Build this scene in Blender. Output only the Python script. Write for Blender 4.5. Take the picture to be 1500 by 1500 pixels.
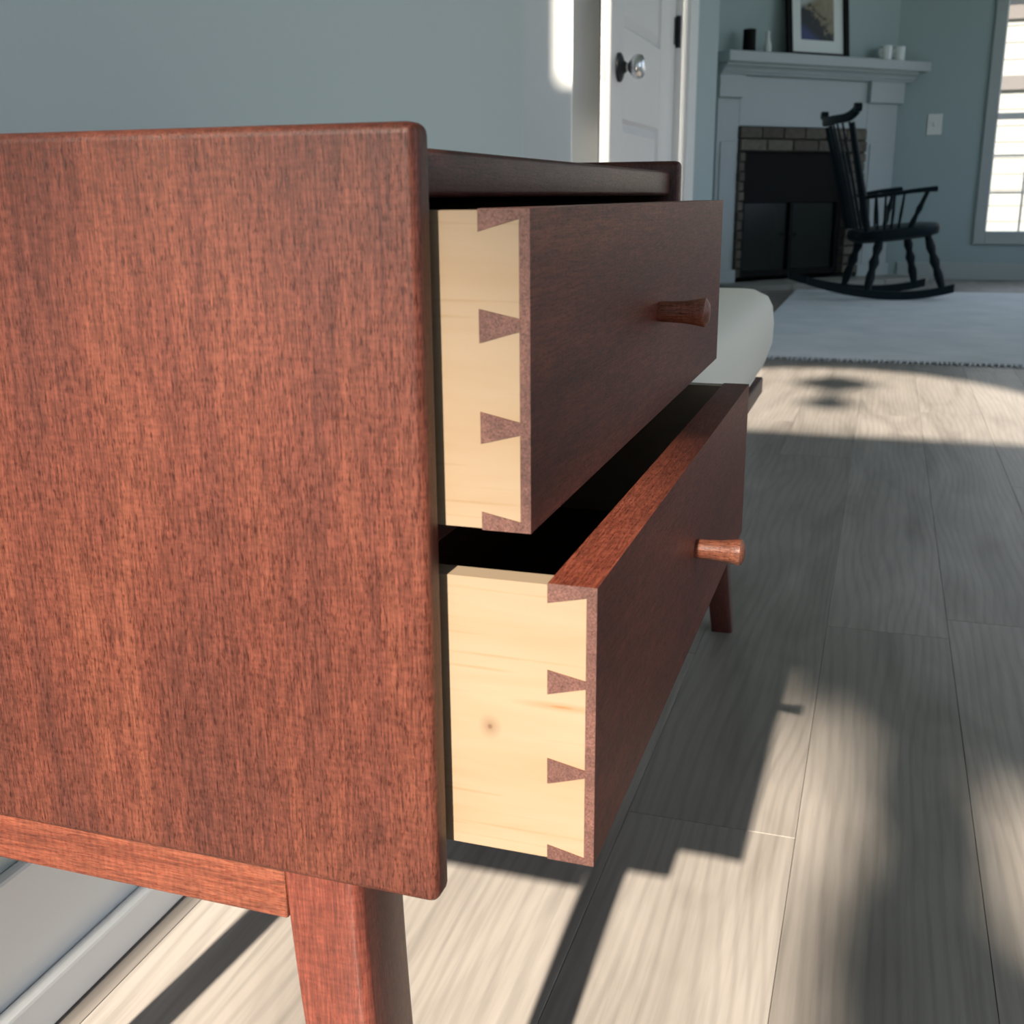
import bpy, bmesh, math, random
from mathutils import Vector, Matrix

for o in list(bpy.data.objects):
    bpy.data.objects.remove(o, do_unlink=True)
scene = bpy.context.scene
C = scene.collection
V = Vector

# ------------------------------------------------------------------ camera
YAW, PITCH, ROLL = 0.3204, 0.2780, -0.0083
fwd = V((-math.sin(YAW)*math.cos(PITCH), math.cos(YAW)*math.cos(PITCH), -math.sin(PITCH)))
rt = V((math.cos(YAW), math.sin(YAW), 0)); up = rt.cross(fwd)
r2 = math.cos(ROLL)*rt + math.sin(ROLL)*up
u2 = -math.sin(ROLL)*rt + math.cos(ROLL)*up
cam_d = bpy.data.cameras.new('camera'); cam = bpy.data.objects.new('camera', cam_d); C.objects.link(cam)
cam_d.sensor_fit = 'HORIZONTAL'; cam_d.sensor_width = 36.0; cam_d.lens = 1620.3/1500*36.0
cam_d.clip_start = 0.02; cam_d.clip_end = 200
M = Matrix((( r2.x, u2.x, -fwd.x, 0.1311), (r2.y, u2.y, -fwd.y, -0.3089), (r2.z, u2.z, -fwd.z, 0.5178), (0, 0, 0, 1)))
cam.matrix_world = M
cam_d.dof.use_dof = True; cam_d.dof.focus_distance = 0.55; cam_d.dof.aperture_fstop = 25
scene.camera = cam

# ------------------------------------------------------------------ sky, sun, exposure
world = bpy.data.worlds.new('sky'); scene.world = world; world.use_nodes = True
bg = world.node_tree.nodes['Background']
bg.inputs['Color'].default_value = (0.72, 0.85, 1.03, 1); bg.inputs['Strength'].default_value = 2.0
SUN_EL, SUN_AZ = math.radians(32.0), math.radians(1.0)
sd = bpy.data.lights.new('sun', 'SUN'); sd.energy = 16.5; sd.angle = math.radians(0.9); sd.color = (1.0, 0.90, 0.76)
sun = bpy.data.objects.new('sun', sd); C.objects.link(sun)
sdir = V((math.sin(SUN_AZ)*math.cos(SUN_EL), math.cos(SUN_AZ)*math.cos(SUN_EL), -math.sin(SUN_EL)))
sun.rotation_euler = sdir.to_track_quat('-Z', 'Y').to_euler(); sun.location = (0, -6, 6)
def portal(name, loc, rot, sx, sy):
    d = bpy.data.lights.new(name, 'AREA'); d.shape = 'RECTANGLE'; d.size = sx; d.size_y = sy
    d.cycles.is_portal = True
    o = bpy.data.objects.new(name, d); C.objects.link(o); o.location = loc; o.rotation_euler = rot
portal('sky_portal_window', (-0.1, -1.28, 0.87), (math.radians(90), 0, 0), 1.5, 0.84)
portal('sky_portal_arch', (-0.06, -1.28, 2.48), (math.radians(90), 0, 0), 1.4, 0.72)
portal('sky_portal_far', (1.53, 7.24, 1.32), (math.radians(-90), 0, 0), 1.75, 2.15)
portal('sky_portal_far_right', (2.66, 5.05, 1.4), (0, math.radians(90), 0), 1.9, 2.3)
portal('sky_portal_entry', (-2.46, 2.05, 1.6), (0, math.radians(-90), 0), 1.8, 1.7)
portal('sky_portal_right', (2.66, .75, 1.5), (0, math.radians(90), 0), 1.9, 2.6)
scene.view_settings.view_transform = 'Standard'; scene.view_settings.look = 'None'
scene.view_settings.gamma = 1.0; scene.view_settings.use_curve_mapping = False
scene.view_settings.exposure = 0.0

# ------------------------------------------------------------------ materials
MATS = {}
def new_mat(name, col=(.5, .5, .5), rough=.5, metal=0.0, spec=.5):
    m = bpy.data.materials.new(name); m.use_nodes = True
    b = m.node_tree.nodes['Principled BSDF']
    b.inputs['Base Color'].default_value = (*col, 1); b.inputs['Roughness'].default_value = rough
    b.inputs['Metallic'].default_value = metal; b.inputs['Specular IOR Level'].default_value = spec
    MATS[name] = m
    return m, m.node_tree, b
def node(nt, t, **kw):
    n = nt.nodes.new(t)
    for k, v in kw.items():
        if k.startswith('i_'):
            n.inputs[k[2:].replace('_', ' ')].default_value = v
        else: setattr(n, k, v)
    return n
def coords(nt, scale, kind='Object', rnd=True):
    tc = node(nt, 'ShaderNodeTexCoord'); mp = node(nt, 'ShaderNodeMapping')
    mp.inputs['Scale'].default_value = scale
    src = tc.outputs[kind]
    if rnd:
        oi = node(nt, 'ShaderNodeObjectInfo'); ml = node(nt, 'ShaderNodeMath', operation='MULTIPLY'); ml.inputs[1].default_value = 7.3
        nt.links.new(oi.outputs['Random'], ml.inputs[0])
        ad = node(nt, 'ShaderNodeVectorMath', operation='ADD')
        nt.links.new(src, ad.inputs[0]); nt.links.new(ml.outputs[0], ad.inputs[1]); src = ad.outputs[0]
    nt.links.new(src, mp.inputs['Vector'])
    return mp.outputs['Vector']
def noise(nt, vec, scale, detail=3, rough=.55, dist=0.0):
    n = node(nt, 'ShaderNodeTexNoise'); n.inputs['Scale'].default_value = scale; n.inputs['Detail'].default_value = detail
    n.inputs['Roughness'].default_value = rough; n.inputs['Distortion'].default_value = dist
    nt.links.new(vec, n.inputs['Vector']); return n.outputs['Fac']
def ramp(nt, fac, stops):
    r = node(nt, 'ShaderNodeValToRGB'); e = r.color_ramp.elements
    while len(e) < len(stops): e.new(0.5)
    for el, (p, c) in zip(e, stops):
        el.position = p; el.color = (*c, 1) if len(c) == 3 else c
    nt.links.new(fac, r.inputs['Fac']); return r.outputs['Color']
def mix(nt, a, b, fac, mode='MIX'):
    m = node(nt, 'ShaderNodeMix', data_type='RGBA', blend_type=mode)
    for sock, val in ((m.inputs[0], fac), (m.inputs[6], a), (m.inputs[7], b)):
        if isinstance(val, (int, float)): sock.default_value = val
        elif isinstance(val, tuple): sock.default_value = (*val, 1) if len(val) == 3 else val
        else: nt.links.new(val, sock)
    return m.outputs[2]
def bump(nt, b, h, strength, dist):
    bp = node(nt, 'ShaderNodeBump'); bp.inputs['Strength'].default_value = strength; bp.inputs['Distance'].default_value = dist
    nt.links.new(h, bp.inputs['Height']); nt.links.new(bp.outputs['Normal'], b.inputs['Normal'])
G = lambda v: (v, v, v)

def axis_scale(axis, along, across=1.0):
    s = [across]*3; s['XYZ'.index(axis)] = along
    return tuple(s)
def mahogany(name, axis, dark, mid, light, rough=.38, pore=.5, coat=0.0, spec=.4):
    m, nt, b = new_mat(name, mid, rough, 0.0, spec)
    v1 = coords(nt, axis_scale(axis, .10))
    band = noise(nt, v1, 26, 4, .6, .35)
    col = ramp(nt, band, [(.30, dark), (.50, mid), (.72, light)])
    v2 = coords(nt, axis_scale(axis, .05))
    fib = noise(nt, v2, 1300, 3, .6)
    col = mix(nt, col, ramp(nt, fib, [(.34, G(.60)), (.5, G(1.0)), (.66, G(1.45))]), .85, 'MULTIPLY')
    v3 = coords(nt, axis_scale(axis, .13))
    pr = noise(nt, v3, 2300, 3, .6, .4)
    pm = ramp(nt, pr, [(.39, G(0)), (.47, G(1))])
    col = mix(nt, mix(nt, col, (pore, pore*.72, pore*.62), 1.0, 'MULTIPLY'), col, pm)
    # ray fleck across the grain
    v4 = coords(nt, axis_scale(axis, 1.0, .25))
    fl = noise(nt, v4, 620, 2, .5)
    col = mix(nt, col, ramp(nt, fl, [(.40, G(.74)), (.6, G(1.15))]), .55, 'MULTIPLY')
    nt.links.new(col, b.inputs['Base Color'])
    bump(nt, b, pm, .22, .0003)
    b.inputs['Coat Weight'].default_value = coat; b.inputs['Coat Roughness'].default_value = .25
    return m
DK, MD, LT = (.040, .0138, .0112), (.086, .0255, .0165), (.135, .044, .0255)
mah_v = mahogany('mahogany_upright_grain', 'Z', DK, MD, LT, .45, .42, 0.0, .25)
mah_y = mahogany('mahogany_long_grain', 'Y', DK, MD, LT, .40)
mah_x = mahogany('mahogany_rail_grain', 'X', (.085, .022, .013), (.132, .038, .021), (.185, .063, .035), .42, .75)
mah_leg = mahogany('mahogany_leg', 'Z', (.072, .0165, .0105), (.108, .026, .0165), (.148, .042, .026), .32, .8, .25)
mah_knob = mahogany('mahogany_knob', 'X', (.11, .034, .02), (.20, .066, .037), (.28, .11, .066), .38, .5)
mah_end = mahogany('mahogany_end_grain', 'Y', (.075, .035, .029), (.10, .047, .038), (.13, .062, .050), .5, .6)

def pine_mat(name, knot):
    m, nt, b = new_mat(name, (.66, .47, .24), .42)
    v = coords(nt, (.13, 1, 1), rnd=False)
    n1 = noise(nt, v, 55, 4, .6, .5)
    col = ramp(nt, n1, [(.28, (.215, .145, .084)), (.45, (.232, .166, .105)), (.62, (.242, .180, .120))])
    v2 = coords(nt, (.03, 1, 1), rnd=False)
    n2 = noise(nt, v2, 420, 3, .5)
    col = mix(nt, col, ramp(nt, n2, [(.30, (.80, .66, .46)), (.40, (1, 1, 1))]), .5, 'MULTIPLY')
    if knot:
        tc = node(nt, 'ShaderNodeTexCoord')
        for (kx, kz, sx, sz, dk, hl) in knot:
            mp = node(nt, 'ShaderNodeMapping'); mp.vector_type = 'POINT'
            mp.inputs['Location'].default_value = (-kx/sx, 0, -kz/sz); mp.inputs['Scale'].default_value = (1/sx, 0, 1/sz)
            nt.links.new(tc.outputs['Object'], mp.inputs['Vector'])
            ln = node(nt, 'ShaderNodeVectorMath', operation='LENGTH'); nt.links.new(mp.outputs[0], ln.inputs[0])
            mask = ramp(nt, ln.outputs['Value'], [(0, G(.95)), (.16, G(.75)), (.22, G(.45)), (1.0, G(0))])
            col = mix(nt, col, dk, mask)
    nt.links.new(col, b.inputs['Base Color'])
    return m

def paint(name, col, rough=.55, var=.05, scale=3.0, bmp=0):
    m, nt, b = new_mat(name, col, rough, 0.0, .12 if max(col) < .03 else .5)
    n1 = noise(nt, coords(nt, (1, 1, 1), rnd=False), scale, 3)
    nt.links.new(mix(nt, tuple(c*(1-var) for c in col), tuple(min(1, c*(1+var)) for c in col), n1), b.inputs['Base Color'])
    if bmp:
        bump(nt, b, noise(nt, coords(nt, (1, 1, 1), rnd=False), 260, 3), bmp, .001)
    return m
wall_paint = paint('wall_sage_paint', (.60, .655, .615), .6, .03, 2, .10)
far_paint = paint('wall_teal_paint', (.34, .44, .45), .6, .03, 2, .10)
white_paint = paint('white_trim_paint', (.82, .83, .82), .4, .02)
door_paint = paint('door_paint', (.80, .79, .785), .35, .02)
ceil_paint = paint('ceiling_paint', (.78, .79, .78), .7, .02)
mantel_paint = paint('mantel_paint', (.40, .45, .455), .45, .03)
cushion_mat = paint('cushion_cream_vinyl', (.86, .81, .70), .65, .03, 8)
black_metal = paint('black_metal', (.004, .0045, .0045), .6, .1)
soot = paint('soot_black', (.012, .014, .013), .9, .3, 12)
chair_paint = paint('chair_dark_paint', (.005, .012, .016), .45, .25, 20)
stone = paint('hearth_stone', (.27, .27, .24), .6, .18, 14, .2)
plate_mat = paint('ivory_plastic', (.75, .77, .75), .35, .02)
ceramic = paint('white_ceramic', (.70, .76, .74), .3, .03)
chrome = new_mat('brushed_nickel', (.80, .81, .82), .32, 1.0)[0]
bronze = new_mat('dark_bronze', (.012, .014, .018), .45, .2)[0]
glass_dark = new_mat('smoked_glass', (.006, .010, .009), .2, 0.0, .25)[0]
grass_mat = paint('lawn', (.20, .20, .12), .9, .3, 4)
siding_mat = paint('white_siding', (.23, .23, .22), .6, .03)
trim_brown = paint('taupe_trim', (.10, .09, .088), .6, .05)
roof_mat = paint('shingle_grey', (.10, .105, .115), .8, .15, 20)
bark = paint('bark', (.10, .07, .05), .9, .3, 30)
leaf_mat = paint('leaf_green', (.10, .18, .05), .6, .3, 9)
grout = paint('mortar', (.055, .052, .045), .9, .2, 30)
m, nt, b = new_mat('brick_brown', (.12, .10, .08), .85)
oi = node(nt, 'ShaderNodeObjectInfo')
nt.links.new(mix(nt, ramp(nt, oi.outputs['Random'], [(0, (.075, .062, .050)), (.5, (.10, .088, .07)), (1, (.14, .125, .10))]),
             ramp(nt, noise(nt, coords(nt, (1, 1, 1)), 40, 4), [(.3, G(.7)), (.7, G(1.25))]), .8, 'MULTIPLY'), b.inputs['Base Color'])
brick_mat = m
m, nt, b = new_mat('window_glass', (1, 1, 1), .0)
nt.nodes.remove(b)
tr = node(nt, 'ShaderNodeBsdfTransparent'); gl = node(nt, 'ShaderNodeBsdfGlossy'); gl.inputs['Roughness'].default_value = .02
mx = node(nt, 'ShaderNodeMixShader'); mx.inputs[0].default_value = .05
nt.links.new(tr.outputs[0], mx.inputs[1]); nt.links.new(gl.outputs[0], mx.inputs[2])
nt.links.new(mx.outputs[0], nt.nodes['Material Output'].inputs['Surface'])
pane_mat = m

# floor planks: grey-beige oak
m, nt, b = new_mat('oak_plank', (.45, .39, .33), .40)
v = coords(nt, (1, .16, 1))
wv = noise(nt, v, 11, 4, .55, 1.2)
col = ramp(nt, wv, [(.25, (.18, .156, .138)), (.48, (.275, .245, .218)), (.75, (.35, .315, .284))])
v2 = coords(nt, (1, .035, 1))
col = mix(nt, col, ramp(nt, noise(nt, v2, 260, 4, .6, .4), [(.3, G(.80)), (.5, G(1.0)), (.7, G(1.10))]), .6, 'MULTIPLY')
v3 = coords(nt, (1, .22, 1))
w = node(nt, 'ShaderNodeTexWave'); w.wave_type = 'BANDS'; w.bands_direction = 'X'; w.inputs['Scale'].default_value = 26
w.inputs['Distortion'].default_value = 22; w.inputs['Detail'].default_value = 1.5; w.inputs['Detail Scale'].default_value = .3
nt.links.new(v3, w.inputs['Vector'])
col = mix(nt, col, ramp(nt, w.outputs['Fac'], [(0, G(.86)), (.5, G(1.03))]), .8, 'MULTIPLY')
oi = node(nt, 'ShaderNodeObjectInfo')
col = mix(nt, col, ramp(nt, oi.outputs['Random'], [(0, G(.86)), (1, G(1.06))]), 1.0, 'MULTIPLY')
nt.links.new(col, b.inputs['Base Color'])
bump(nt, b, w.outputs['Fac'], .12, .0006)
plank_mat = m
subfloor_mat = paint('plank_joint', (.22, .19, .16), .8)
# rug
m, nt, b = new_mat('rug_weave', (.50, .55, .62), .9)
wv1 = node(nt, 'ShaderNodeTexWave'); wv1.inputs['Scale'].default_value = 45; wv1.bands_direction = 'Y'; wv1.inputs['Distortion'].default_value = 1.5
nt.links.new(coords(nt, (1, 1, 1), rnd=False), wv1.inputs['Vector'])
c1 = ramp(nt, noise(nt, coords(nt, (1, 1, 1), rnd=False), 5, 5), [(.3, (.66, .70, .74)), (.7, (.80, .82, .85))])
nt.links.new(mix(nt, c1, ramp(nt, wv1.outputs['Fac'], [(0, G(.88)), (1, G(1.05))]), .6, 'MULTIPLY'), b.inputs['Base Color'])
bump(nt, b, wv1.outputs['Fac'], .3, .003)
rug_mat = m
# photograph print: an abstract street scene of warm stone, dark shade and blue
m, nt, b = new_mat('photo_print', (.2, .2, .2), .35)
tc = node(nt, 'ShaderNodeTexCoord'); sep = node(nt, 'ShaderNodeSeparateXYZ'); nt.links.new(tc.outputs['Object'], sep.inputs[0])
n1 = noise(nt, coords(nt, (1, 1, 1), rnd=False), 26, 5, .7)
def mth(op, a, bb):
    n = node(nt, 'ShaderNodeMath', operation=op)
    for i, q in enumerate((a, bb)):
        if isinstance(q, (int, float)): n.inputs[i].default_value = q
        else: nt.links.new(q, n.inputs[i])
    return n.outputs[0]
diag = mth('ADD', mth('ADD', mth('MULTIPLY', sep.outputs['X'], 2.6), mth('MULTIPLY', sep.outputs['Z'], 2.2)), mth('ADD', mth('MULTIPLY', mth('SUBTRACT', n1, .5), .9), .14))
pc = ramp(nt, diag, [(.0, (.012, .016, .018)), (.08, (.03, .03, .025)), (.16, (.22, .19, .12)), (.5, (.30, .27, .19))])
low = ramp(nt, mth('ADD', mth('MULTIPLY', mth('ADD', sep.outputs['X'], .02), -10.0), mth('MULTIPLY', mth('ADD', sep.outputs['Z'], .08), -12.0)), [(.0, G(0)), (.5, G(1))])
pc = mix(nt, pc, (.03, .05, .16), low)
sky_ = ramp(nt, mth('ADD', mth('MULTIPLY', mth('SUBTRACT', sep.outputs['Z'], .05), 14), mth('MULTIPLY', sep.outputs['X'], -10)), [(.4, G(0)), (.9, G(1))])
pc = mix(nt, pc, (.42, .47, .47), sky_)
nt.links.new(pc, b.inputs['Base Color'])
print_mat = m

# ------------------------------------------------------------------ helpers
WLOC = {}
def tag(o, label=None, cat=None, group=None, kind=None):
    if label: o['label'] = label
    if cat: o['category'] = cat
    if group: o['group'] = group
    if kind: o['kind'] = kind
    return o
def empty(name, loc):
    o = bpy.data.objects.new(name, None); C.objects.link(o); o.location = loc; o.empty_display_size = .05
    WLOC[o.name] = V(loc); return o
def obj(name, bm, mat, parent=None, smooth=False, origin=None):
    """bm holds world coordinates; origin moves to the middle of its bounds"""
    bmesh.ops.recalc_face_normals(bm, faces=bm.faces[:])
    if origin is None:
        lo = V((min(v.co[i] for v in bm.verts) for i in range(3))); hi = V((max(v.co[i] for v in bm.verts) for i in range(3)))
        origin = (lo+hi)/2
    origin = V(origin)
    for v in bm.verts: v.co -= origin
    me = bpy.data.meshes.new(name); bm.to_mesh(me); bm.free()
    if smooth:
        for p in me.polygons: p.use_smooth = True
        try: me.set_sharp_from_angle(angle=math.radians(40))
        except Exception: pass
    me.materials.append(mat)
    o = bpy.data.objects.new(name, me); C.objects.link(o)
    WLOC[o.name] = origin
    if parent is not None:
        o.parent = parent; o.location = origin - WLOC[parent.name]
    else: o.location = origin
    return o
def clone(src, loc, parent=None, rotz=None):
    o = src.copy(); C.objects.link(o); WLOC[o.name] = V(loc)
    o.parent = parent; o.location = V(loc) - (WLOC[parent.name] if parent else V((0, 0, 0)))
    if rotz is not None: o.rotation_euler = (0, 0, rotz)
    return o
def NB(): return bmesh.new()
def add_box(bm, lo, hi, bev=0.0, seg=2, T=None):
    t = bmesh.new(); bmesh.ops.create_cube(t, size=1)
    lo, hi = V(lo), V(hi)
    for v in t.verts: v.co = V(((v.co.x+.5)*(hi.x-lo.x)+lo.x, (v.co.y+.5)*(hi.y-lo.y)+lo.y, (v.co.z+.5)*(hi.z-lo.z)+lo.z))
    if bev > 0: bmesh.ops.bevel(t, geom=t.edges[:], offset=bev, segments=seg, profile=.5, affect='EDGES')
    return merge(bm, t, T)
def merge(bm, t, T=None):
    if T is not None:
        for v in t.verts: v.co = T(v.co)
    mp = {v: bm.verts.new(v.co) for v in t.verts}
    for f in t.faces:
        try: bm.faces.new([mp[v] for v in f.verts])
        except ValueError: pass
    t.free(); return bm
def box(lo, hi, bev=0.0, seg=2, T=None): return add_box(NB(), lo, hi, bev, seg, T)
def add_prism(bm, poly, axis, a, b, bev=0, T=None):
    """poly in the two remaining axes (in xyz order), extruded from a to b along axis"""
    t = bmesh.new()
    def mk(p, h):
        c = list(p); c.insert('xyz'.index(axis), h); return t.verts.new(c)
    A = [mk(p, a) for p in poly]; B = [mk(p, b) for p in poly]
    t.faces.new(A); t.faces.new(B[::-1]); n = len(poly)
    for i in range(n): t.faces.new((A[i], B[i], B[(i+1) % n], A[(i+1) % n]))
    if bev: bmesh.ops.bevel(t, geom=t.edges[:], offset=bev, segments=1, affect='EDGES')
    return merge(bm, t, T)
def frame_for(d):
    d = V(d).normalized(); a = V((0, 0, 1)) if abs(d.z) < .9 else V((1, 0, 0))
    x = d.cross(a).normalized(); return x, x.cross(d).normalized()
def add_tube(bm, pts, radii, n=10, T=None, flat=1.0):
    t = bmesh.new(); pts = [V(p) for p in pts]
    if isinstance(radii, (int, float)): radii = [radii]*len(pts)
    rings = []
    for i, p in enumerate(pts):
        d = pts[min(i+1, len(pts)-1)] - pts[max(i-1, 0)]
        x, y = frame_for(d)
        rings.append([t.verts.new(p + (x*math.cos(2*math.pi*k/n)*flat + y*math.sin(2*math.pi*k/n))*radii[i]) for k in range(n)])
    for a, b in zip(rings, rings[1:]):
        for k in range(n): t.faces.new((a[k], a[(k+1) % n], b[(k+1) % n], b[k]))
    t.faces.new(rings[0][::-1]); t.faces.new(rings[-1])
    return merge(bm, t, T)
def add_loft(bm, rings, T=None):
    t = bmesh.new(); R = [[t.verts.new(p) for p in r] for r in rings]; n = len(R[0])
    for a, b in zip(R, R[1:]):
        for k in range(n): t.faces.new((a[k], a[(k+1) % n], b[(k+1) % n], b[k]))
    t.faces.new(R[0][::-1]); t.faces.new(R[-1])
    return merge(bm, t, T)

# ------------------------------------------------------------------ the setting
XW = -0.3634                 # wall behind the bench
BACK, FAR, CEIL = -1.2, 7.15, 4.3
XR, XL = 2.6, -0.86
def struct(name, bm, mat, parent=None, **k):
    o = obj(name, bm, mat, parent, **k)
    if parent is None: o['kind'] = 'structure'
    return o
# floor with separate planks
floor = struct('floor', box((-2.4, BACK-.1, -.03), (XR, FAR+.1, -.0045)), subfloor_mat)
PW, SEAM = .1425, .0975
rng = random.Random(5)
plank_mesh = {}
k0 = math.floor((-2.4-SEAM)/PW)
for k in range(k0, math.ceil((XR-SEAM)/PW)):
    x0, x1 = SEAM+k*PW, SEAM+(k+1)*PW
    if x1 > XR or x0 < -2.4: continue
    cuts = {-1: .537, 0: 1.034, 1: -.35, -2: .9}.get(k, rng.uniform(-.9, .5))
    ys = []
    y = cuts - 1.45*3
    while y < FAR+1.5: ys.append(y); y += 1.45
    ys = [max(BACK, y) for y in ys if y > BACK-1.45]; ys = [min(FAR, y) for y in ys if y < FAR+1.45]
    ys = sorted(set(ys))
    for a, b_ in zip(ys, ys[1:]):
        if b_-a < .02: continue
        L = round(b_-a, 3)
        if L not in plank_mesh:
            bm = box((-PW/2+.00025, -L/2+.00025, -.0045), (PW/2-.00025, L/2-.00025, 0), .0003, 1)
            p = obj('plank', bm, plank_mat, floor, origin=(0, 0, 0)); plank_mesh[L] = p
            p.location = V(((x0+x1)/2, (a+b_)/2, 0)) - WLOC[floor.name]
        else: clone(plank_mesh[L], ((x0+x1)/2, (a+b_)/2, 0), floor)

struct('ceiling', box((-2.5, BACK-.1, CEIL), (XR+.1, FAR+.1, CEIL+.1)), ceil_paint)
wl = struct('wall_left', box((XW-.12, BACK, 0), (XW, 1.249, CEIL)), wall_paint)
bb = struct('baseboard_left', box((XW, BACK+.02, 0), (XW+.009, 1.249, .115), .003), white_paint)
obj('shoe_moulding', box((XW+.009, BACK+.02, 0), (XW+.020, 1.249, .034), .004, 3), white_paint, bb)
struct('wall_entry', box((-2.4, 3.0, 0), (-.7715, 3.32, CEIL), .002), white_paint)
bm = NB(); add_box(bm, (-2.5, BACK, 0), (-2.4, 1.2, CEIL)); add_box(bm, (-2.5, 2.9, 0), (-2.4, FAR, CEIL)); add_box(bm, (-2.5, 1.2, 0), (-2.4, 2.9, .7)); add_box(bm, (-2.5, 1.2, 2.5), (-2.4, 2.9, CEIL))
struct('wall_entry_side', bm, wall_paint)  # opening added out of view to let sky light onto the entry wall
bm = NB(); add_box(bm, (-1.6, 4.1, 0), (-.531, 4.2, CEIL)); add_box(bm, (-.602, 3.66, 0), (-.531, 4.1, CEIL)); add_box(bm, (-1.6, 3.66, 0), (-1.5, 4.1, CEIL))
struct('wall_closet', bm, far_paint)
struct('bounce_sheet', box((-1.5, 4.09, 0), (-.602, 4.1, 2.4)), white_paint)  # white sheet added on the closet back to bounce sun onto wall_entry's side
RY0, RY1, RZ0, RZ1 = -.55, 2.05, .55, 2.45
bm = NB()
add_box(bm, (XR, BACK, 0), (XR+.1, RY0, CEIL)); add_box(bm, (XR, RY1, 0), (XR+.1, 3.9, CEIL)); add_box(bm, (XR, 6.2, 0), (XR+.1, FAR, CEIL))
add_box(bm, (XR, 3.9, 0), (XR+.1, 6.2, .45)); add_box(bm, (XR, 3.9, 2.35), (XR+.1, 6.2, CEIL))
add_box(bm, (XR, RY0, 0), (XR+.1, RY1, RZ0)); add_box(bm, (XR, RY0, RZ1), (XR+.1, RY1, CEIL))
struct('wall_right', bm, wall_paint)
rw4 = struct('added_window_4', box((XR-.015, 3.83, .38), (XR, 6.27, .45), .003), white_paint)  # unseen window added to brighten the far room and rug
obj('casing', box((XR-.015, 3.83, 2.35), (XR, 6.27, 2.42), .003), white_paint, rw4)
for ya_ in (3.83, 6.2): obj('casing', box((XR-.015, ya_, .45), (XR, ya_+.07, 2.35), .003), white_paint, rw4)
obj('mullion', box((XR+.02, 5.02, .45), (XR+.07, 5.08, 2.35), .003), white_paint, rw4)
rw = struct('added_window_3', box((XR-.015, RY0-.07, RZ0-.07), (XR, RY1+.07, RZ0), .003), white_paint)  # unseen window added to brighten the left wall and drawer fronts
obj('casing', box((XR-.015, RY0-.07, RZ1), (XR, RY1+.07, RZ1+.07), .003), white_paint, rw)
for ya_, yb_ in ((RY0-.07, RY0), (RY1, RY1+.07)): obj('casing', box((XR-.015, ya_, RZ0), (XR, yb_, RZ1), .003), white_paint, rw)
for ya_ in (.28, 1.17): obj('mullion', box((XR+.02, ya_, RZ0), (XR+.07, ya_+.05, RZ1), .003), white_paint, rw)
# doorway wall behind the open door, with jamb and casing
bm = NB(); add_box(bm, (-2.4, 3.54, 0), (-1.50, 3.66, CEIL)); add_box(bm, (-1.50, 3.54, 2.05), (-.602, 3.66, CEIL)); add_box(bm, (-.602, 3.54, 0), (-.531, 3.66, CEIL))
struct('wall_doorway', bm, far_paint)
bm = NB(); add_box(bm, (-.600, 3.515, 0), (-.529, 3.54, 2.12), .004); add_box(bm, (-.529, 3.52, 0), (-.520, 3.67, CEIL), .003)
struct('trim_1', bm, white_paint)
struct('wall_far_left', box((XL-.1, 4.2, 0), (XL, FAR, CEIL)), far_paint)
# far wall with window opening
WX0, WX1, WZ0, WZ1 = .685, 2.37, .29, 2.35
bm = NB()
add_box(bm, (XL, FAR, 0), (WX0, FAR+.12, CEIL)); add_box(bm, (WX1, FAR, 0), (XR, FAR+.12, CEIL))
add_box(bm, (WX0, FAR, 0), (WX1, FAR+.12, WZ0)); add_box(bm, (WX0, FAR, WZ1), (WX1, FAR+.12, CEIL))
struct('wall_far', bm, far_paint)
struct('baseboard_far', box((.20, FAR-.015, 0), (XR, FAR, .105), .004), mantel_paint)

# far window: casing, sashes, muntins, panes
win = struct('window_1', box((WX0-.06, FAR-.02, WZ0-.075), (WX0+.004, FAR, WZ1+.07), .003), mantel_paint)
obj('casing', box((WX1-.004, FAR-.02, WZ0-.075), (WX1+.06, FAR, WZ1+.07), .003), mantel_paint, win)
obj('casing', box((WX0+.004, FAR-.02, WZ0-.075), (WX1-.004, FAR, WZ0), .003), mantel_paint, win)
obj('casing', box((WX0+.004, FAR-.02, WZ1), (WX1-.004, FAR, WZ1+.07), .003), mantel_paint, win)
ZM = .95
obj('meeting_rail', box((WX0, FAR+.02, ZM-.018), (WX1, FAR+.06, ZM+.018), .003), white_paint, win)
obj('stile', box((WX0, FAR+.02, WZ0), (WX0+.012, FAR+.06, WZ1), .002), white_paint, win)
obj('stile', box((WX1-.012, FAR+.02, WZ0), (WX1, FAR+.06, WZ1), .002), white_paint, win)
for z in (.515, .728): obj('muntin', box((WX0+.012, FAR+.032, z-.006), (WX1-.012, FAR+.048, z+.006), .001), white_paint, win)
for i in range(1, 8):
    x = .685+.193*i
    obj('muntin', box((x-.006, FAR+.031, WZ0), (x+.006, FAR+.049, ZM-.018), .001), white_paint, win)
xs = [WX0+.012]+[.685+.193*i for i in range(1, 8)]+[WX1-.012]; zs = [WZ0, .515, .728, ZM-.018]
for xa, xb in zip(xs, xs[1:]):
    for za, zb in zip(zs, zs[1:]):
        obj('pane', box((xa+.004, FAR+.039, za+.004), (xb-.004, FAR+.041, zb-.004)), pane_mat, win)
obj('pane', box((WX0+.012, FAR+.039, ZM+.018), (WX1-.012, FAR+.041, WZ1)), pane_mat, win)

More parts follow.
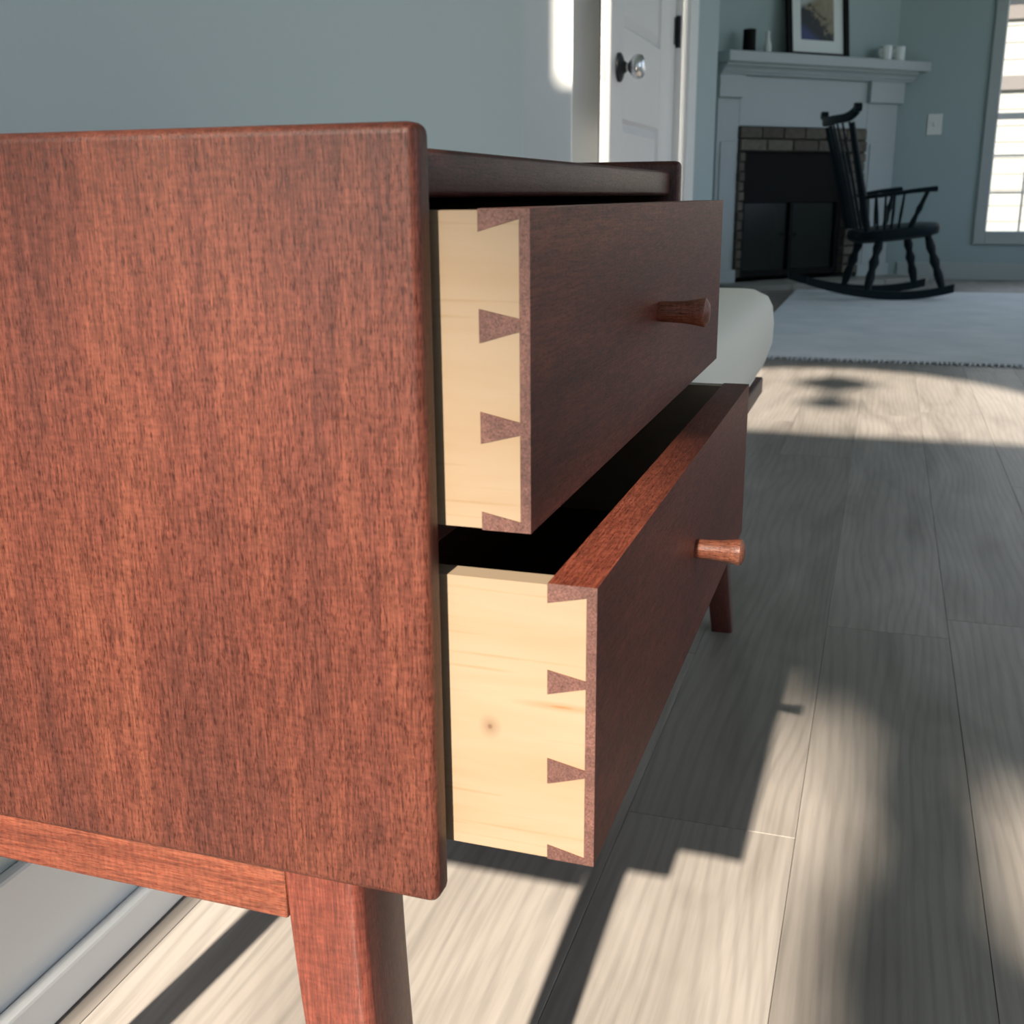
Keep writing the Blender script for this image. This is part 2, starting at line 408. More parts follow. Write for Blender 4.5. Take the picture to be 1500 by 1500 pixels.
# unseen wall behind the camera, openings invented for the light: wide low window, half-round fan window, two small high slots
BX0, BX1, BZ0, BZ1 = -.85, .65, .45, 1.36
AX, AZ, AR = -.06, 2.14, .69
HI = ((-.884, -.815, 3.47, 4.15), (-.815, -.652, 2.93, 4.15))  # high openings added to put sun on the entry wall and door edge
def wall_panel(polys):
    bm = NB()
    for poly in polys: add_prism(bm, poly, 'y', BACK-.1, BACK)
    return bm
N = 36
arch_x = [AX-AR*math.cos(math.pi*i/N) for i in range(N+1)]
ex = sorted(set([-2.5, XR+.1, BX0, BX1] + arch_x + [v for h in HI for v in h[:2]]))
def arch_z(x): return AZ+math.sqrt(max(0, AR**2-(x-AX)**2))
polys = []
for a, b_ in zip(ex, ex[1:]):
    mid = (a+b_)/2; op = []
    if BX0 < mid < BX1: op.append((BZ0, BZ0, BZ1, BZ1))
    if abs(mid-AX) < AR: op.append((AZ, AZ, arch_z(a), arch_z(b_)))
    for h in HI:
        if h[0] < mid < h[1]: op.append((h[2], h[2], h[3], h[3]))
    za = zb = 0
    for q in op: polys.append([(a, za), (b_, zb), (b_, q[1]), (a, q[0])]); za, zb = q[2], q[3]
    polys.append([(a, za), (b_, zb), (b_, CEIL), (a, CEIL)])
struct('wall_back', wall_panel(polys), wall_paint)
bm = NB()
for lo, hi in (((BX0-.06, BZ0-.06), (BX0, BZ1+.06)), ((BX1, BZ0-.06), (BX1+.06, BZ1+.06)), ((BX0, BZ0-.06), (BX1, BZ0)), ((BX0, BZ1), (BX1, BZ1+.06))):
    add_box(bm, (lo[0], BACK, lo[1]), (hi[0], BACK+.015, hi[1]), .002)
struct('window_2', bm, white_paint)
bm = NB(); add_prism(bm, [(AX+(AR+.06)*math.cos(math.pi*i/24), AZ+(AR+.06)*math.sin(math.pi*i/24)) for i in range(25)]
                     + [(AX+AR*math.cos(math.pi*i/24), AZ+AR*math.sin(math.pi*i/24)) for i in range(24, -1, -1)], 'y', BACK, BACK+.015)
struct('trim_2', bm, white_paint)

# ------------------------------------------------------------------ open six-panel door with knob and hinge
DX, DY0, DY1 = -.568, 2.62, 3.512
door = struct('door_1', box((DX-.026, DY0, .02), (DX-.014, DY1, 2.04), .001), door_paint)
stiles = [(DY0, DY0+.147), (DY1-.24, DY1)]
cols = ((2.767, 3.265),)
def door_piece(name, y0, y1, z0, z1): return obj(name, box((DX-.014, y0, z0), (DX, y1, z1), .0015, 1), door_paint, door)
door_piece('stile', DY0, 2.767, .02, 2.04); door_piece('stile', 3.265, DY1, .02, 2.04)
for z0, z1 in ((.02, .18), (.7138, .944), (1.62, 1.72), (1.94, 2.04)): door_piece('rail', 2.767, 3.265, z0, z1)
for z0, z1 in ((.18, .7138), (.944, 1.62), (1.72, 1.94)):
    bm = NB(); y0, y1, e, w_ = 2.767, 3.265, .006, .032
    o_ = [(DX-.004, y0, z0), (DX-.004, y1, z0), (DX-.004, y1, z1), (DX-.004, y0, z1)]
    i0 = [(DX-.0128, y0+.009, z0+.009), (DX-.0128, y1-.009, z0+.009), (DX-.0128, y1-.009, z1-.009), (DX-.0128, y0+.009, z1-.009)]
    i1 = [(DX-.003, y0+w_, z0+w_), (DX-.003, y1-w_, z0+w_), (DX-.003, y1-w_, z1-w_), (DX-.003, y0+w_, z1-w_)]
    R = [[bm.verts.new(p) for p in r] for r in (o_, i0, i1)]
    for a, c_ in zip(R, R[1:]):
        for k in range(4): bm.faces.new((a[k], a[(k+1) % 4], c_[(k+1) % 4], c_[k]))
    bm.faces.new(R[-1]); obj('raised_panel', bm, door_paint, door)
def lathe_x(x0, prof, y, z, n=28):
    bm = NB(); t = []
    for (dx, r) in prof: t.append([(x0+dx, y+max(r, 1e-4)*math.cos(2*math.pi*k/n), z+max(r, 1e-4)*math.sin(2*math.pi*k/n)) for k in range(n)])
    return add_loft(bm, t)
KY, KZ = 2.708, .838
kn = obj('door_knob', lathe_x(DX, [(.020, .009), (.026, .010), (.032, .018), (.041, .027), (.052, .031), (.062, .028), (.068, .019), (.071, .006)], KY, KZ), chrome, door, True)
obj('rose', lathe_x(DX, [(0, .036), (.006, .036), (.010, .029), (.013, .018), (.022, .011)], KY, KZ), bronze, kn, True)
bm = NB(); add_box(bm, (DX, DY1-.03, .982), (DX+.003, DY1, 1.062), .0005); add_tube(bm, [(DX+.008, DY1+.006, .975), (DX+.008, DY1+.006, 1.07)], .009, 12)
obj('hinge', bm, bronze, door)
obj('latch_plate', box((DX-.024, DY0-.002, .80), (DX-.012, DY0, .87)), chrome, door)

# ------------------------------------------------------------------ corner fireplace
A0 = V((-.81, 6.17, 0)); fu = V((1, 1, 0)).normalized(); fn = V((1, -1, 0)).normalized()
def FT(p): return A0 + fu*p[0] + fn*p[1] + V((0, 0, p[2]))      # local: along the mantel, out into the room, up
# angled wall across the corner
pa = FT((0, -.05, 0)); ya = pa.y - (pa.x - XL); xb = pa.x + (FAR - pa.y)
FB = .05, .75, .195, .96           # firebox z0 z1 u0 u1
bm = NB()
yb = lambda u: FT((u, -.05, 0)).to_2d()[:]
L0 = (XL, ya); L1 = (xb, FAR)
P0, P1 = yb(.15), yb(1.095)
Q0 = (P0[0]-.30, P0[1]+.30); Q1 = (P1[0]-.30, P1[1]+.30)
add_prism(bm, [L0, P0, Q0, (XL, Q0[1])], 'z', 0, .885); add_prism(bm, [P1, L1, (Q1[0], FAR), Q1], 'z', 0, .885)
add_prism(bm, [L0, L1, (XL, FAR)], 'z', .885, CEIL)
struct('wall_corner', bm, far_paint)
fp = empty('fireplace_surround', FT((.665, 0, 0)))
tag(fp, 'grey-white painted wooden mantel surround across the room corner', 'fireplace')
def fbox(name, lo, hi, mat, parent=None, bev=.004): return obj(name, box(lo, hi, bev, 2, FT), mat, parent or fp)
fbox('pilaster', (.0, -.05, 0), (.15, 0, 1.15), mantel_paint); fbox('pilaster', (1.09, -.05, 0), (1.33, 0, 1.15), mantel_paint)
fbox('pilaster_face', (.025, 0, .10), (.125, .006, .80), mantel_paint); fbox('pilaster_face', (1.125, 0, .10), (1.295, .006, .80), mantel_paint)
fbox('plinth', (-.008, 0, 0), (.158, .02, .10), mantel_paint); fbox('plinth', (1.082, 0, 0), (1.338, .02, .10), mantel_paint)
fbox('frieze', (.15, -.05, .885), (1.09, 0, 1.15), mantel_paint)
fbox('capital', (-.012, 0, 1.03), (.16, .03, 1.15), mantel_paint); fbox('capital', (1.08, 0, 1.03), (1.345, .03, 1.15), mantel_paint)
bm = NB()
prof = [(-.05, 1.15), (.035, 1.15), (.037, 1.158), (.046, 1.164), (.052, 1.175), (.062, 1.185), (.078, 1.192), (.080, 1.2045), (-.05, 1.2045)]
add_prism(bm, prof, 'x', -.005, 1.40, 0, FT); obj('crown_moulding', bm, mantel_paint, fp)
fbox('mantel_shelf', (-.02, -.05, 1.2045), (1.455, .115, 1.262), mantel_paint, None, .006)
# brick facing
def brick_run(u0, u1, z0, z1, n, row):
    L = (u1-u0)/n
    key = (round(L, 3), round(z1-z0, 3))
    for i in range(n):
        c = FT((u0+L*(i+.5), -.03, (z0+z1)/2))
        if key not in BR:
            t = box((-L/2+.004, -.05, -(z1-z0)/2+.004), (L/2-.004, .018, (z1-z0)/2-.004), .003, 1)
            o = obj('brick', t, brick_mat, facing, origin=(0, 0, 0)); BR[key] = o
            o.rotation_euler = (0, 0, math.atan2(fu.y, fu.x)); o.location = c - WLOC[facing.name]
        else: clone(BR[key], c + fn*row*.003, facing, math.atan2(fu.y, fu.x))
BR = {}
bm = NB(); add_box(bm, (.15, -.09, .05), (.195, -.022, .885), 0, 2, FT); add_box(bm, (.96, -.09, .05), (1.09, -.022, .885), 0, 2, FT); add_box(bm, (.195, -.09, .75), (.96, -.022, .885), 0, 2, FT)
facing = obj('brick_facing', bm, grout, fp)
for r in range(2): brick_run(.15 if r else .155, 1.09, .752+r*.066, .818+r*.066, 6 if r else 5, (-1)**r)
for r in range(13):
    z0 = .052+r*.0535
    brick_run(.15, .195, z0, z0+.0535, 1, (-1)**r); brick_run(.96, 1.09, z0, z0+.0535, 1, (-1)**r)
# firebox and its glazed doors
bm = NB()
add_box(bm, (.175, -.42, .03), (.98, -.40, .78), 0, 2, FT); add_box(bm, (.175, -.40, .03), (.195, -.10, .78), 0, 2, FT); add_box(bm, (.96, -.40, .03), (.98, -.10, .78), 0, 2, FT)
add_box(bm, (.195, -.40, .76), (.96, -.10, .78), 0, 2, FT); add_box(bm, (.195, -.40, .03), (.96, -.10, .05), 0, 2, FT)
obj('firebox', bm, soot, fp)
ins = empty('fire_screen', FT((.577, -.03, .05))); tag(ins, 'black metal framed glass screen closing the firebox', 'fire screen')
for n_, lo, hi in (('frame_rail', (.198, -.06, .052), (.957, -.02, .085)), ('frame_rail', (.198, -.06, .47), (.957, -.02, .748)), ('frame_stile', (.198, -.06, .085), (.235, -.02, .47)),
               ('frame_stile', (.92, -.06, .085), (.957, -.02, .47)), ('frame_stile', (.565, -.055, .085), (.59, -.018, .47))):
    obj(n_, box(lo, hi, .003, 1, FT), black_metal, ins)
for a, b_ in ((.237, .563), (.592, .918)): obj('glass_panel', box((a, -.045, .087), (b_, -.039, .468), 0, 2, FT), glass_dark, ins)
for u in (.555, .60): obj('pull', add_tube(NB(), [FT((u, -.016, .29)), FT((u, .004, .29))], .008, 10), black_metal, ins)
# hearth slabs
hs = empty('hearth', FT((.665, .20, 0))); tag(hs, 'low grey stone hearth in front of the fireplace', 'hearth')
for i in range(4):
    a = -.03+i*.3475
    obj('hearth_stone', box((a+.002, .021 if i in (0, 3) else -.02, 0), (a+.3455, .33, .030+.001*(i % 2)), .004, 2, FT), stone, hs)

# things on the mantel
fr = empty('picture_frame', FT((.645, .03, 1.262))); tag(fr, 'black framed print with wide pale mat leaning on the mantel', 'picture')
LEAN = math.radians(7)
def PT(p): return FT((p[0], .045 + p[1]*math.cos(LEAN) - p[2]*math.sin(LEAN), 1.2635 + p[2]*math.cos(LEAN) + p[1]*math.sin(LEAN)))
u0, u1, hh = .425, .872, .56
for n_, lo, hi in (('frame_bar', (u0, -.01, 0), (u0+.036, .012, hh)), ('frame_bar', (u1-.036, -.01, 0), (u1, .012, hh)), ('frame_bar', (u0+.036, -.01, 0), (u1-.036, .012, .016)), ('frame_bar', (u0+.036, -.01, hh-.036), (u1-.036, .012, hh))):
    obj(n_, box(lo, hi, .002, 1, PT), black_metal, fr)
obj('mat_board', box((u0+.036, -.008, .016), (u1-.036, -.002, hh-.036), 0, 2, PT), ceramic, fr)
bm = box((u0+.105, -.002, .085), (u1-.105, .0005, .355), 0, 2, PT)
# the print is built flat about its own centre so its pattern follows its face
o = obj('print', bm, print_mat, fr)
def fcyl(name, u, v, z, prof, mat, parent=None, n=20):
    c = FT((u, v, z)); bm = NB()
    add_loft(bm, [[(c.x+r*math.cos(2*math.pi*k/n), c.y+r*math.sin(2*math.pi*k/n), c.z+h) for k in range(n)] for h, r in prof])
    return obj(name, bm, mat, parent, True)
o = fcyl('candle_holder', .16, .045, 1.2625, [(0, .034), (.004, .036), (.10, .034), (.112, .036), (.116, .03)], black_metal); tag(o, 'small black cylinder at the left end of the mantel', 'candle holder')
fig = fcyl('bud_vase', .285, .045, 1.2625, [(0, .018), (.004, .021), (.035, .022), (.06, .015), (.085, .010), (.11, .011), (.112, .008)], ceramic); tag(fig, 'thin white bud vase beside the black frame on the mantel', 'vase')
for i, (u, lab) in enumerate(((1.16, 'left one of two small white mugs on the mantel'), (1.262, 'right one of two small white mugs, nearest the mantel end'))):
    mug = fcyl('mug', u, .04, 1.2625, [(0, .028), (.004, .034), (.075, .036), (.08, .035), (.078, .031), (.012, .029)], ceramic); tag(mug, lab, 'mug', 'mugs on the mantel')
    pts = [FT((u-.03-.022*math.sin(math.pi*k/8), .04, 1.2625+.018+.045*k/8)) for k in range(9)]
    obj('handle', add_tube(NB(), pts, .005, 8), ceramic, mug, True)
# switch plate on the far wall
sp = obj('light_switch', box((.305, FAR-.006, .852), (.388, FAR, .972), .003), plate_mat); tag(sp, 'white switch plate on the teal wall left of the window', 'light switch')
obj('toggle', box((.341, FAR-.014, .90), (.352, FAR-.006, .925), .002), plate_mat, sp)

# ------------------------------------------------------------------ rug with fringe
rug = obj('area_rug', box((-.326, 3.405, 0.0005), (2.35, 6.09, .011), .004), rug_mat); tag(rug, 'pale blue-grey woven area rug with fringed near edge', 'rug')
bm = NB(); rf = random.Random(3); x = -.32
while x < 2.34:
    add_tube(bm, [(x, 3.407, .006), (x+rf.uniform(-.004, .004), 3.39, .004), (x+rf.uniform(-.008, .008), 3.365, .0025)], [.0035, .003, .0015], 5)
    x += rf.uniform(.013, .020)
tag(obj('fringe', bm, rug_mat, rug), kind='stuff')

# ------------------------------------------------------------------ rocking chair
CYAW = math.radians(18); cc = V((.15, 5.74, 0)); cf = V((math.cos(CYAW), math.sin(CYAW), 0)); cs = V((math.sin(CYAW), -math.cos(CYAW), 0))
def CT(p): return cc + cf*p[0] + cs*p[1] + V((0, 0, p[2]+.0115))
ch = empty('rocking_chair', CT((0, 0, 0))); tag(ch, 'dark painted spindle-back rocking chair before the fireplace', 'chair')
# saddle seat
bm = NB(); rings = []
for (z, s) in ((.282, .84), (.295, .97), (.318, 1.0), (.336, .985), (.341, .93)):
    ring = []
    for k in range(28):
        a = 2*math.pi*k/28; c_, s_ = math.cos(a), math.sin(a)
        ff = .205*math.copysign(abs(c_)**.6, c_); ss = .225*math.copysign(abs(s_)**.6, s_)*(1.0 if ff > 0 else 1-.18*(-ff/.205))
        ring.append((ff*s, ss*s, z+.02*ff/.205+.004))
    rings.append(ring)
add_loft(bm, rings, CT); obj('seat', bm, chair_paint, ch, True)
def zr(f): return (.5 if f > 0 else .36)*f*f
for s_ in (-1, 1):
    pts = [(f, s_*.20, zr(f)+.018) for f in [(-.46+.72*k/24) for k in range(25)]]
    bm = NB(); add_loft(bm, [[(p[0], p[1]-.012, p[2]-.018), (p[0], p[1]+.012, p[2]-.018), (p[0], p[1]+.012, p[2]+.022), (p[0], p[1]-.012, p[2]+.022)] for p in pts], CT)
    obj('rocker', bm, chair_paint, ch)
    for (f0, f1, ft) in ((-.10, -.165, -.165), (.125, .205, .205)):
        top, bot = V((f0, s_*.15, .315)), V((f1, s_*.20, zr(f1)+.032))
        rr = [.013, .019, .024, .016, .026, .017, .023, .020, .015]
        pts = [top.lerp(bot, i/8) for i in range(9)]
        obj('leg', add_tube(NB(), pts, rr, 10, CT), chair_paint, ch, True)
    # arm rail, spindles, front post
    arm = [(-.215, s_*.185, .485), (-.10, s_*.225, .500), (.0, s_*.245, .515), (.07, s_*.25, .522), (.115, s_*.255, .525)]
    obj('arm', add_tube(NB(), arm, [.009, .010, .011, .012, .014], 10, CT, 1.4), chair_paint, ch, True)
    for i in range(4):
        t_ = .15+i*.17
        a0 = V((-.16+.15*t_*1.3, s_*.185, .335)); a1 = V((-.19+.25*t_, s_*(.19+.045*t_), .492+.03*t_))
        obj('arm_spindle', add_tube(NB(), [a0, a0.lerp(a1, .45), a1], [.006, .008, .005], 8, CT), chair_paint, ch, True)
    obj('arm_post', add_tube(NB(), [V((.02, s_*.19, .335)).lerp(V((.075, s_*.248, .515)), t_) for t_ in (0, .2, .4, .55, .7, 1)], [.010, .014, .010, .015, .011, .010], 10, CT), chair_paint, ch, True)
    # outer back post
    obj('back_post', add_tube(NB(), [(-.175, s_*.165, .33), (-.21, s_*.18, .49), (-.30, s_*.215, .83)], [.017, .017, .012], 10, CT, 1.2), chair_paint, ch, True)
for i in range(7):
    q = (i-3)/3
    obj('back_spindle', add_tube(NB(), [(-.175-.012*(1-q*q), q*.125, .335), (-.235-.02*(1-q*q), q*.145, .58), (-.30-.03*(1-q*q), q*.165, .835)], [.007, .0085, .005], 8, CT), chair_paint, ch, True)
rings = []
for i in range(25):
    q = -1+2*i/24; f = -.30-.035*(1-q*q); s_ = q*.285
    zz = .842+.014*(1-q*q)+.046*abs(q)**5; h = .022
    rings.append([(f-.011, s_, zz-h), (f+.011, s_, zz-h), (f+.011, s_, zz+h*.75), (f-.011, s_, zz+h*.75)])
obj('crest_rail', add_loft(NB(), rings, CT), chair_paint, ch)
for s_ in (-1, 1):
    bm = NB(); add_tube(bm, [(-.316, s_*.288, .892), (-.284, s_*.288, .892)], .020, 14, CT); obj('crest_scroll', bm, chair_paint, ch, True)

# ------------------------------------------------------------------ the bench with two drawers
ZP = .279                     # underside of the end panels
bench = empty('storage_bench', (-.16, .53, 0)); tag(bench, 'mahogany bench with two open dovetailed drawers along the wall', 'bench')
PB = -.335
def side_panel(y0, y1): return obj('end_panel', box((PB, y0, ZP), (0, y1, .539), .0036, 4), mah_v, bench, True)
side_panel(0, .0125); side_panel(.4345, .447)
obj('cabinet_top', box((PB+.004, .0127, .5175), (-.0055, .4343, .5325), .0022, 3), mah_y, bench, True)
obj('back_panel', box((PB+.004, .0127, .303), (PB+.012, .4343, .5175)), mah_y, bench)
obj('divider', box((PB+.012, .0127, .3995), (-.012, .4343, .411), .001), mah_y, bench)
obj('seat_platform', box((PB, .4472, .283), (0, 1.066, .303), .002, 2), mah_y, bench, True)
obj('seat_platform', box((PB+.004, .0127, .2795), (-.012, .4343, .291), .001), mah_y, bench)
obj('side_rail', box((-.262, .006, .2555), (-.064, .024, .2787), .001), mah_x, bench)
obj('side_rail', box((-.262, 1.02, .2555), (-.064, 1.038, .2828), .001), mah_x, bench)
obj('long_rail', box((-.058, .047, .2555), (-.040, .985, .2787), .001), mah_y, bench)
obj('long_rail', box((-.282, .047, .2555), (-.264, .985, .2787), .001), mah_y, bench)
def make_leg(front, yA, yB, ztop):
    rings = []
    n = 14
    for i in range(n+1):
        t_ = i/n; z = ztop*(1-t_)
        if front:
            xo = -.0335+.0213*t_**1.5; xi = -.0643+.0275*t_**1.35
        else:
            xo = -.2570-.036*t_**1.2; xi = -.2850-.028*t_**1.2
        a, b_ = min(xo, xi), max(xo, xi)
        sh = .009*t_
        y0, y1 = (yA, yB-sh) if yA < .5 else (yA+sh, yB)
        ring = []
        for (cx, cy, sx, sy) in ((a, y0, 1, 1), (b_, y0, -1, 1), (b_, y1, -1, -1), (a, y1, 1, -1)):
            ch_ = .0048 if (sx < 0) == front else .0010
            pts = []
            for k in range(5):
                q = math.pi/2*k/4
                pts.append((cx+sx*ch_*(1-math.sin(q)), cy+sy*ch_*(1-math.cos(q)), z))
            if (sx*sy) > 0: pts = pts[::-1]
            ring += pts
        # order: ensure a consistent loop
        cxm, cym = (a+b_)/2, (y0+y1)/2
        ring.sort(key=lambda p: math.atan2(p[1]-cym, p[0]-cxm))
        rings.append(ring)
    return obj('leg', add_loft(NB(), rings), mah_leg, bench, True)
make_leg(True, .006, .0465, .2787); make_leg(False, .006, .0465, .2787)
make_leg(True, .965, 1.000, .2828); make_leg(False, .965, 1.000, .2828)

def make_drawer(xf, z0, z1, tails, knot):
    """tails: pins as (inner z range, lap z range); half-blind dovetails at both ends of the front"""
    y0, y1, t = .0161, .4310, .0098
    inner, lap = xf-.0166, xf-.0034
    bm = NB()
    add_box(bm, (inner, y0+t, z0), (xf, y1-t, z1)); add_box(bm, (lap, y0, z0), (xf, y0+t, z1)); add_box(bm, (lap, y1-t, z0), (xf, y1, z1))
    for (ia, ib), (la, lb) in tails:
        for ya, yb_ in ((y0, y0+t), (y1-t, y1)): add_prism(bm, [(inner, ia), (lap, la), (lap, lb), (inner, ib)], 'y', ya, yb_)
    bmesh.ops.remove_doubles(bm, verts=bm.verts[:], dist=1e-6)
    root = obj('drawer', bm, mah_front, bench)
    root.data.materials.append(mah_end)
    for p in root.data.polygons:
        if abs(p.normal.y) > .9: p.material_index = 1
    # pine sides, their tails cut between the pins
    zs_ = []                               # tails between successive pins, from the bottom up
    pins = sorted(tails, key=lambda p: p[0][0])
    xb = -.305; e = .00012
    poly = [(xb, z0+.0005), (inner-e, z0+.0005)]
    for i in range(len(pins)-1):
        (ia, ib), (la, lb) = pins[i]; (ja, jb), (ma, mb) = pins[i+1]
        poly += [(inner-e, ib+e), (lap-e, lb+e), (lap-e, ma-e), (inner-e, ja-e)]
    poly += [(inner-e, z1-.0005), (xb, z1-.0005)]
    cx, cz = (xb+lap-e)/2, (z0+z1)/2
    pm = pine_mat('pine', [(kx-cx, kz-cz, sx, sz, dk, hl) for kx, kz, sx, sz, dk, hl in knot])
    obj('drawer_side', add_prism(NB(), poly, 'y', y0+.0002, y0+t-.0002), pm, root)
    obj('drawer_side', add_prism(NB(), poly, 'y', y1-t+.0002, y1-.0002), pm, root)
    obj('drawer_back', box((xb, y0+t, z0+.01), (xb+.009, y1-t, z1-.004)), pm, root)
    obj('drawer_bottom', box((xb+.009, y0+t, z0+.006), (inner, y1-t, z0+.010)), mah_y, root)
    zk = (z0+z1)/2
    kp = [(0, .0047), (.0015, .0050), (.006, .0050), (.012, .00535), (.017, .0060), (.0212, .0068), (.0222, .0067), (.0238, .0045), (.0243, .001)]
    obj('knob', lathe_x(xf, kp, .2255, zk, 32), mah_knob, root, True)
    return root
mah_front = mahogany('mahogany_drawer_front', 'Y', (.085, .020, .011), (.135, .033, .019), (.19, .054, .032), .45, .5, 0.0, .22)
make_drawer(.0296, .4132, .5144, [((.4132, .4192), (.4132, .4166)), ((.4419, .4521), (.4453, .4493)), ((.4739, .4843), (.4778, .4816)), ((.5077, .5144), (.5114, .5144))], [])
d2 = make_drawer(.0518, .2950, .3970, [((.2950, .3005), (.2950, .2976)), ((.3243, .3339), (.3284, .3312)), ((.3577, .3664), (.3612, .3639)), ((.3902, .3970), (.3931, .3970))],
                 [(.0146, .3427, .0045, .0050, (.10, .05, .03), 0), (.0400, .3535, .020, .0020, (.20, .09, .03), 0)])

# seat cushion on the far half of the bench
bm = NB(); rings = []
yc, hy, xc_, hx = (.462+1.062)/2, .30, -.156, .172
prof = [(.3036, .845, 0), (.312, .89, 0), (.330, .955, 0), (.352, .995, 0), (.375, .998, 0), (.392, .985, .2), (.401, .955, .45), (.4065, .88, .75), (.4095, .70, .95), (.4105, .40, 1), (.4108, .12, 1)]
for (z, s, cr) in prof:
    ring = []
    for k in range(72):
        a = 2*math.pi*k/72; c_, s_ = math.cos(a), math.sin(a); e = .16
        ring.append((xc_+hx*s*math.copysign(abs(c_)**e, c_), yc+hy*(s*.5+.5 if s > .85 else s*.9)*math.copysign(abs(s_)**e, s_), z+cr*.006))
    rings.append(ring)
add_loft(bm, rings); cu = obj('seat_cushion', bm, cushion_mat, None, True); tag(cu, 'thick cream seat cushion on the far end of the bench', 'cushion')
bm = NB(); pr_ = [(xc_+hx*.890*math.copysign(abs(math.cos(a))**.16, math.cos(a)), yc+hy*.945*math.copysign(abs(math.sin(a))**.16, math.sin(a)), .3135) for a in [2*math.pi*k/72 for k in range(73)]]
obj('piping', add_tube(bm, pr_, .0022, 6), cushion_mat, cu, True)

# ------------------------------------------------------------------ outside
struct('ground', box((-30, -30, -.25), (40, 60, -.2)), grass_mat)
hb = empty('neighbour_house', (6, 16.2, -.2)); tag(hb, 'white sided house seen through the far window', 'house')
obj('house_wall', box((-6, 16.1, -.2), (14, 22, 3.2)), siding_mat, hb)
for i in range(15):
    z = -.05+i*.2
    bm = NB(); add_prism(bm, [(16.1, z+.205), (16.1, z), (16.085, z)], 'x', 0.5, 6.5)
    obj('siding_board', bm, siding_mat, hb)
obj('band', box((-6, 16.03, 1.78), (14, 16.1, 1.95)), trim_brown, hb); obj('band', box((-6, 16.03, 2.62), (14, 16.1, 2.78)), trim_brown, hb)
bm = NB(); add_prism(bm, [(15.5, 3.15), (22.6, 3.15), (19, 5.4)], 'x', -6.4, 14.4); obj('roof', bm, roof_mat, hb)
for x in (1.75, 3.2): 
    wv_ = obj('house_window', box((x, 16.02, 1.05), (x+.6, 16.06, 1.72), .01), mantel_paint, hb); obj('house_pane', box((x+.06, 16.0, 1.11), (x+.54, 16.02, 1.66)), glass_dark, wv_)

# unseen garden tree outside the window behind the camera; leaves placed to dapple the sun
tree = empty('garden_tree', (.75, -3.6, -.2)); tag(tree, 'unseen garden tree outside the window, leaves placed to dapple the sun', 'tree')
bm = NB(); add_tube(bm, [(.78, -3.65, -.2), (.74, -3.6, 1.0), (.66, -3.55, 2.0), (.50, -3.5, 2.75), (.30, -3.5, 3.1)], [.09, .075, .055, .035, .02], 10); obj('trunk', bm, bark, tree, True)
for pts in ([(.66, -3.55, 2.0), (.40, -3.5, 2.30), (.16, -3.5, 2.5)], [(.60, -3.52, 2.3), (.30, -3.5, 2.68), (.0, -3.5, 2.78), (-.4, -3.5, 2.80)], [(.70, -3.58, 1.6), (.45, -3.5, 2.05), (.22, -3.5, 2.3)]):
    obj('branch', add_tube(NB(), pts, [.022, .014, .006, .004][:len(pts)], 7), bark, tree, True)
TY = -3.5
def leaf_zone(bm, n, fx0, fx1, fy0, fy1, r, z_at=0.0):
    """leaves that shade the patch of ground fx0..fx1, fy0..fy1 when the sun stands as it does"""
    cot = 1/math.tan(SUN_EL)
    for _ in range(n):
        x, y = r.uniform(fx0, fx1), r.uniform(fy0, fy1)
        Y = TY + r.uniform(-.25, .25)
        p = V((x-math.tan(SUN_AZ)*(y-Y), Y, z_at+(y-Y)/cot))
        a = V((r.uniform(-1, 1), r.uniform(-.4, .4), r.uniform(-1, .6))).normalized()
        nrm = V((r.uniform(-.5, .5), -1, r.uniform(0, 1))).normalized(); s = nrm.cross(a).normalized(); a = s.cross(nrm)
        L, W = r.uniform(.035, .06), r.uniform(.016, .026)
        q = [p-a*L, p-a*L*.3+s*W, p+a*L*.4+s*W*.8, p+a*L, p+a*L*.4-s*W*.8, p-a*L*.3-s*W]
        bm.faces.new([bm.verts.new(v) for v in q])
bm = NB(); r = random.Random(11)
leaf_zone(bm, 250, .17, .235, .20, 1.0, r)
leaf_zone(bm, 110, .155, .215, .15, .50, r)
leaf_zone(bm, 130, .21, .45, .72, 1.0, r)
leaf_zone(bm, 70, .09, .30, .80, 1.0, r)
leaf_zone(bm, 60, .22, .45, .1, .40, r)
leaf_zone(bm, 30, .30, .6, .3, .8, r)
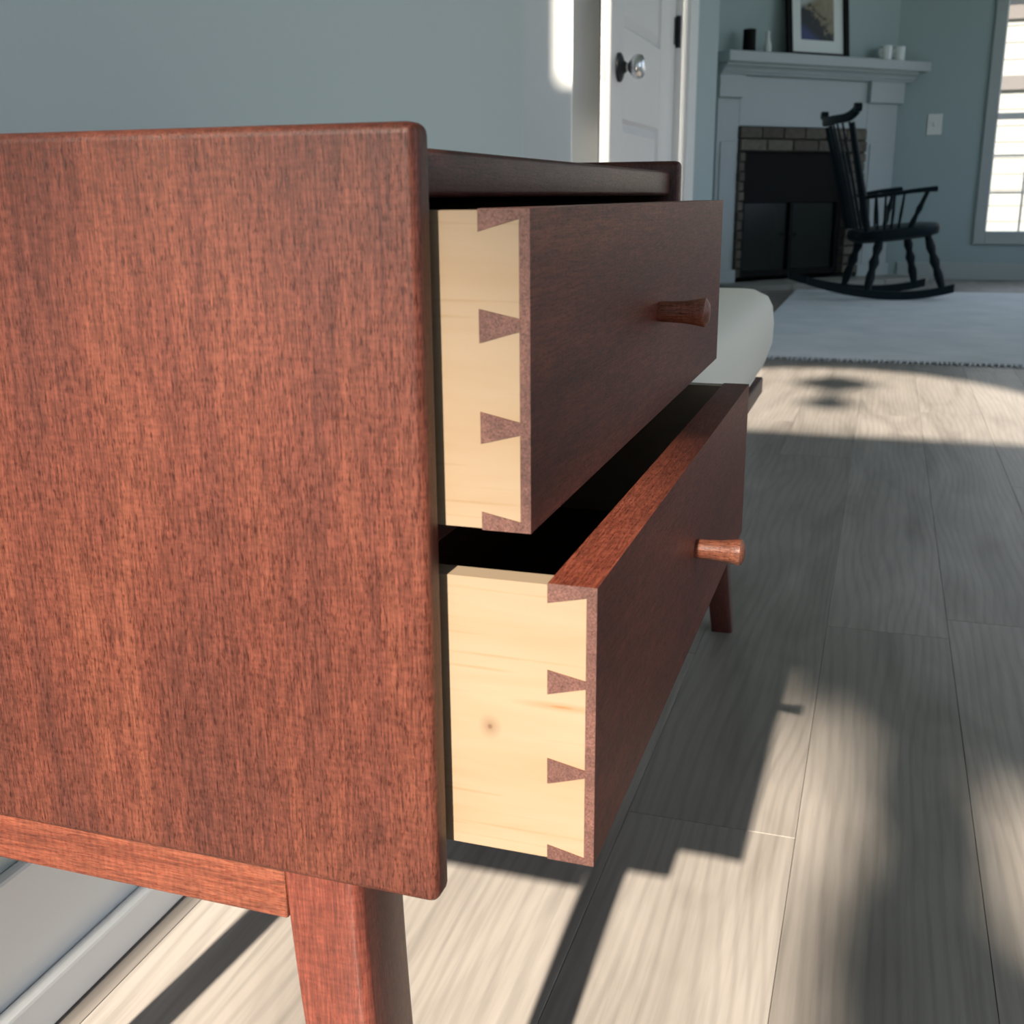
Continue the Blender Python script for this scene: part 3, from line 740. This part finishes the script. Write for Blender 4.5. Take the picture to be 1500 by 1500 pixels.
leaf_zone(bm, 40, .0, .13, .92, 1.1, r)
leaf_zone(bm, 60, .10, .45, .90, 1.1, r)
lv = obj('leaves', bm, leaf_mat, tree); tag(lv, kind='stuff')
# unseen lantern added outside the fan window to cast a shadow on the floor
lan = empty('added_shadow_lantern', (-.06, -1.9, 2.98)); tag(lan, 'unseen lantern added outside the fan window to cast a shadow', 'lantern')
def lan_at(z0, z1, w0, w1): return add_loft(NB(), [[(-.06+sx*w*.9, -1.9+sy*w, z) for sx, sy in ((-1, 0), (0, -1), (1, 0), (0, 1))] for z, w in ((z0, w0), (z1, w1))])
obj('lantern_cap', lan_at(3.02, 3.10, .15, .03), black_metal, lan); obj('lantern_base', lan_at(2.80, 2.83, .07, .09), black_metal, lan)
obj('lantern_chain', add_tube(NB(), [(-.06, -1.9, 3.10), (-.06, -1.9, 3.75)], .006, 6), black_metal, lan)
obj('lantern_lamp', add_tube(NB(), [(-.06, -1.9, 2.83), (-.06, -1.9, 2.90), (-.06, -1.9, 2.94)], [.02, .03, .01], 8), ceramic, lan)
# unseen tree added across the yard: its crown blocks sun from the panel top
bt = empty('added_shade_tree', (2.9, -8, -.2)); tag(bt, 'unseen tree added across the yard, its crown shaped to block sun', 'tree')
obj('trunk', add_tube(NB(), [(2.9, -8, -.2), (2.8, -8, 2.5), (2.3, -8, 4.6), (1.4, -8, 5.7), (.2, -8, 5.95)], [.22, .18, .14, .08, .04], 10), bark, bt, True)
cb = NB(); rr_ = random.Random(21)
for i in range(46):
    cx_ = -2.0+4.4*i/45; w_ = rr_.uniform(.20, .34)
    t = bmesh.new(); bmesh.ops.create_icosphere(t, subdivisions=2, radius=1)
    c0 = V((cx_, -8+rr_.uniform(-.05, .05), 5.552+.36+rr_.uniform(-.02, .05)))
    for v in t.verts:
        k_ = 1+rr_.uniform(-.12, .12); v.co = c0+V((v.co.x*w_*k_, v.co.y*w_*k_, v.co.z*.37*k_))
    merge(cb, t)
tag(obj('crown', cb, leaf_mat, bt), kind='stuff')
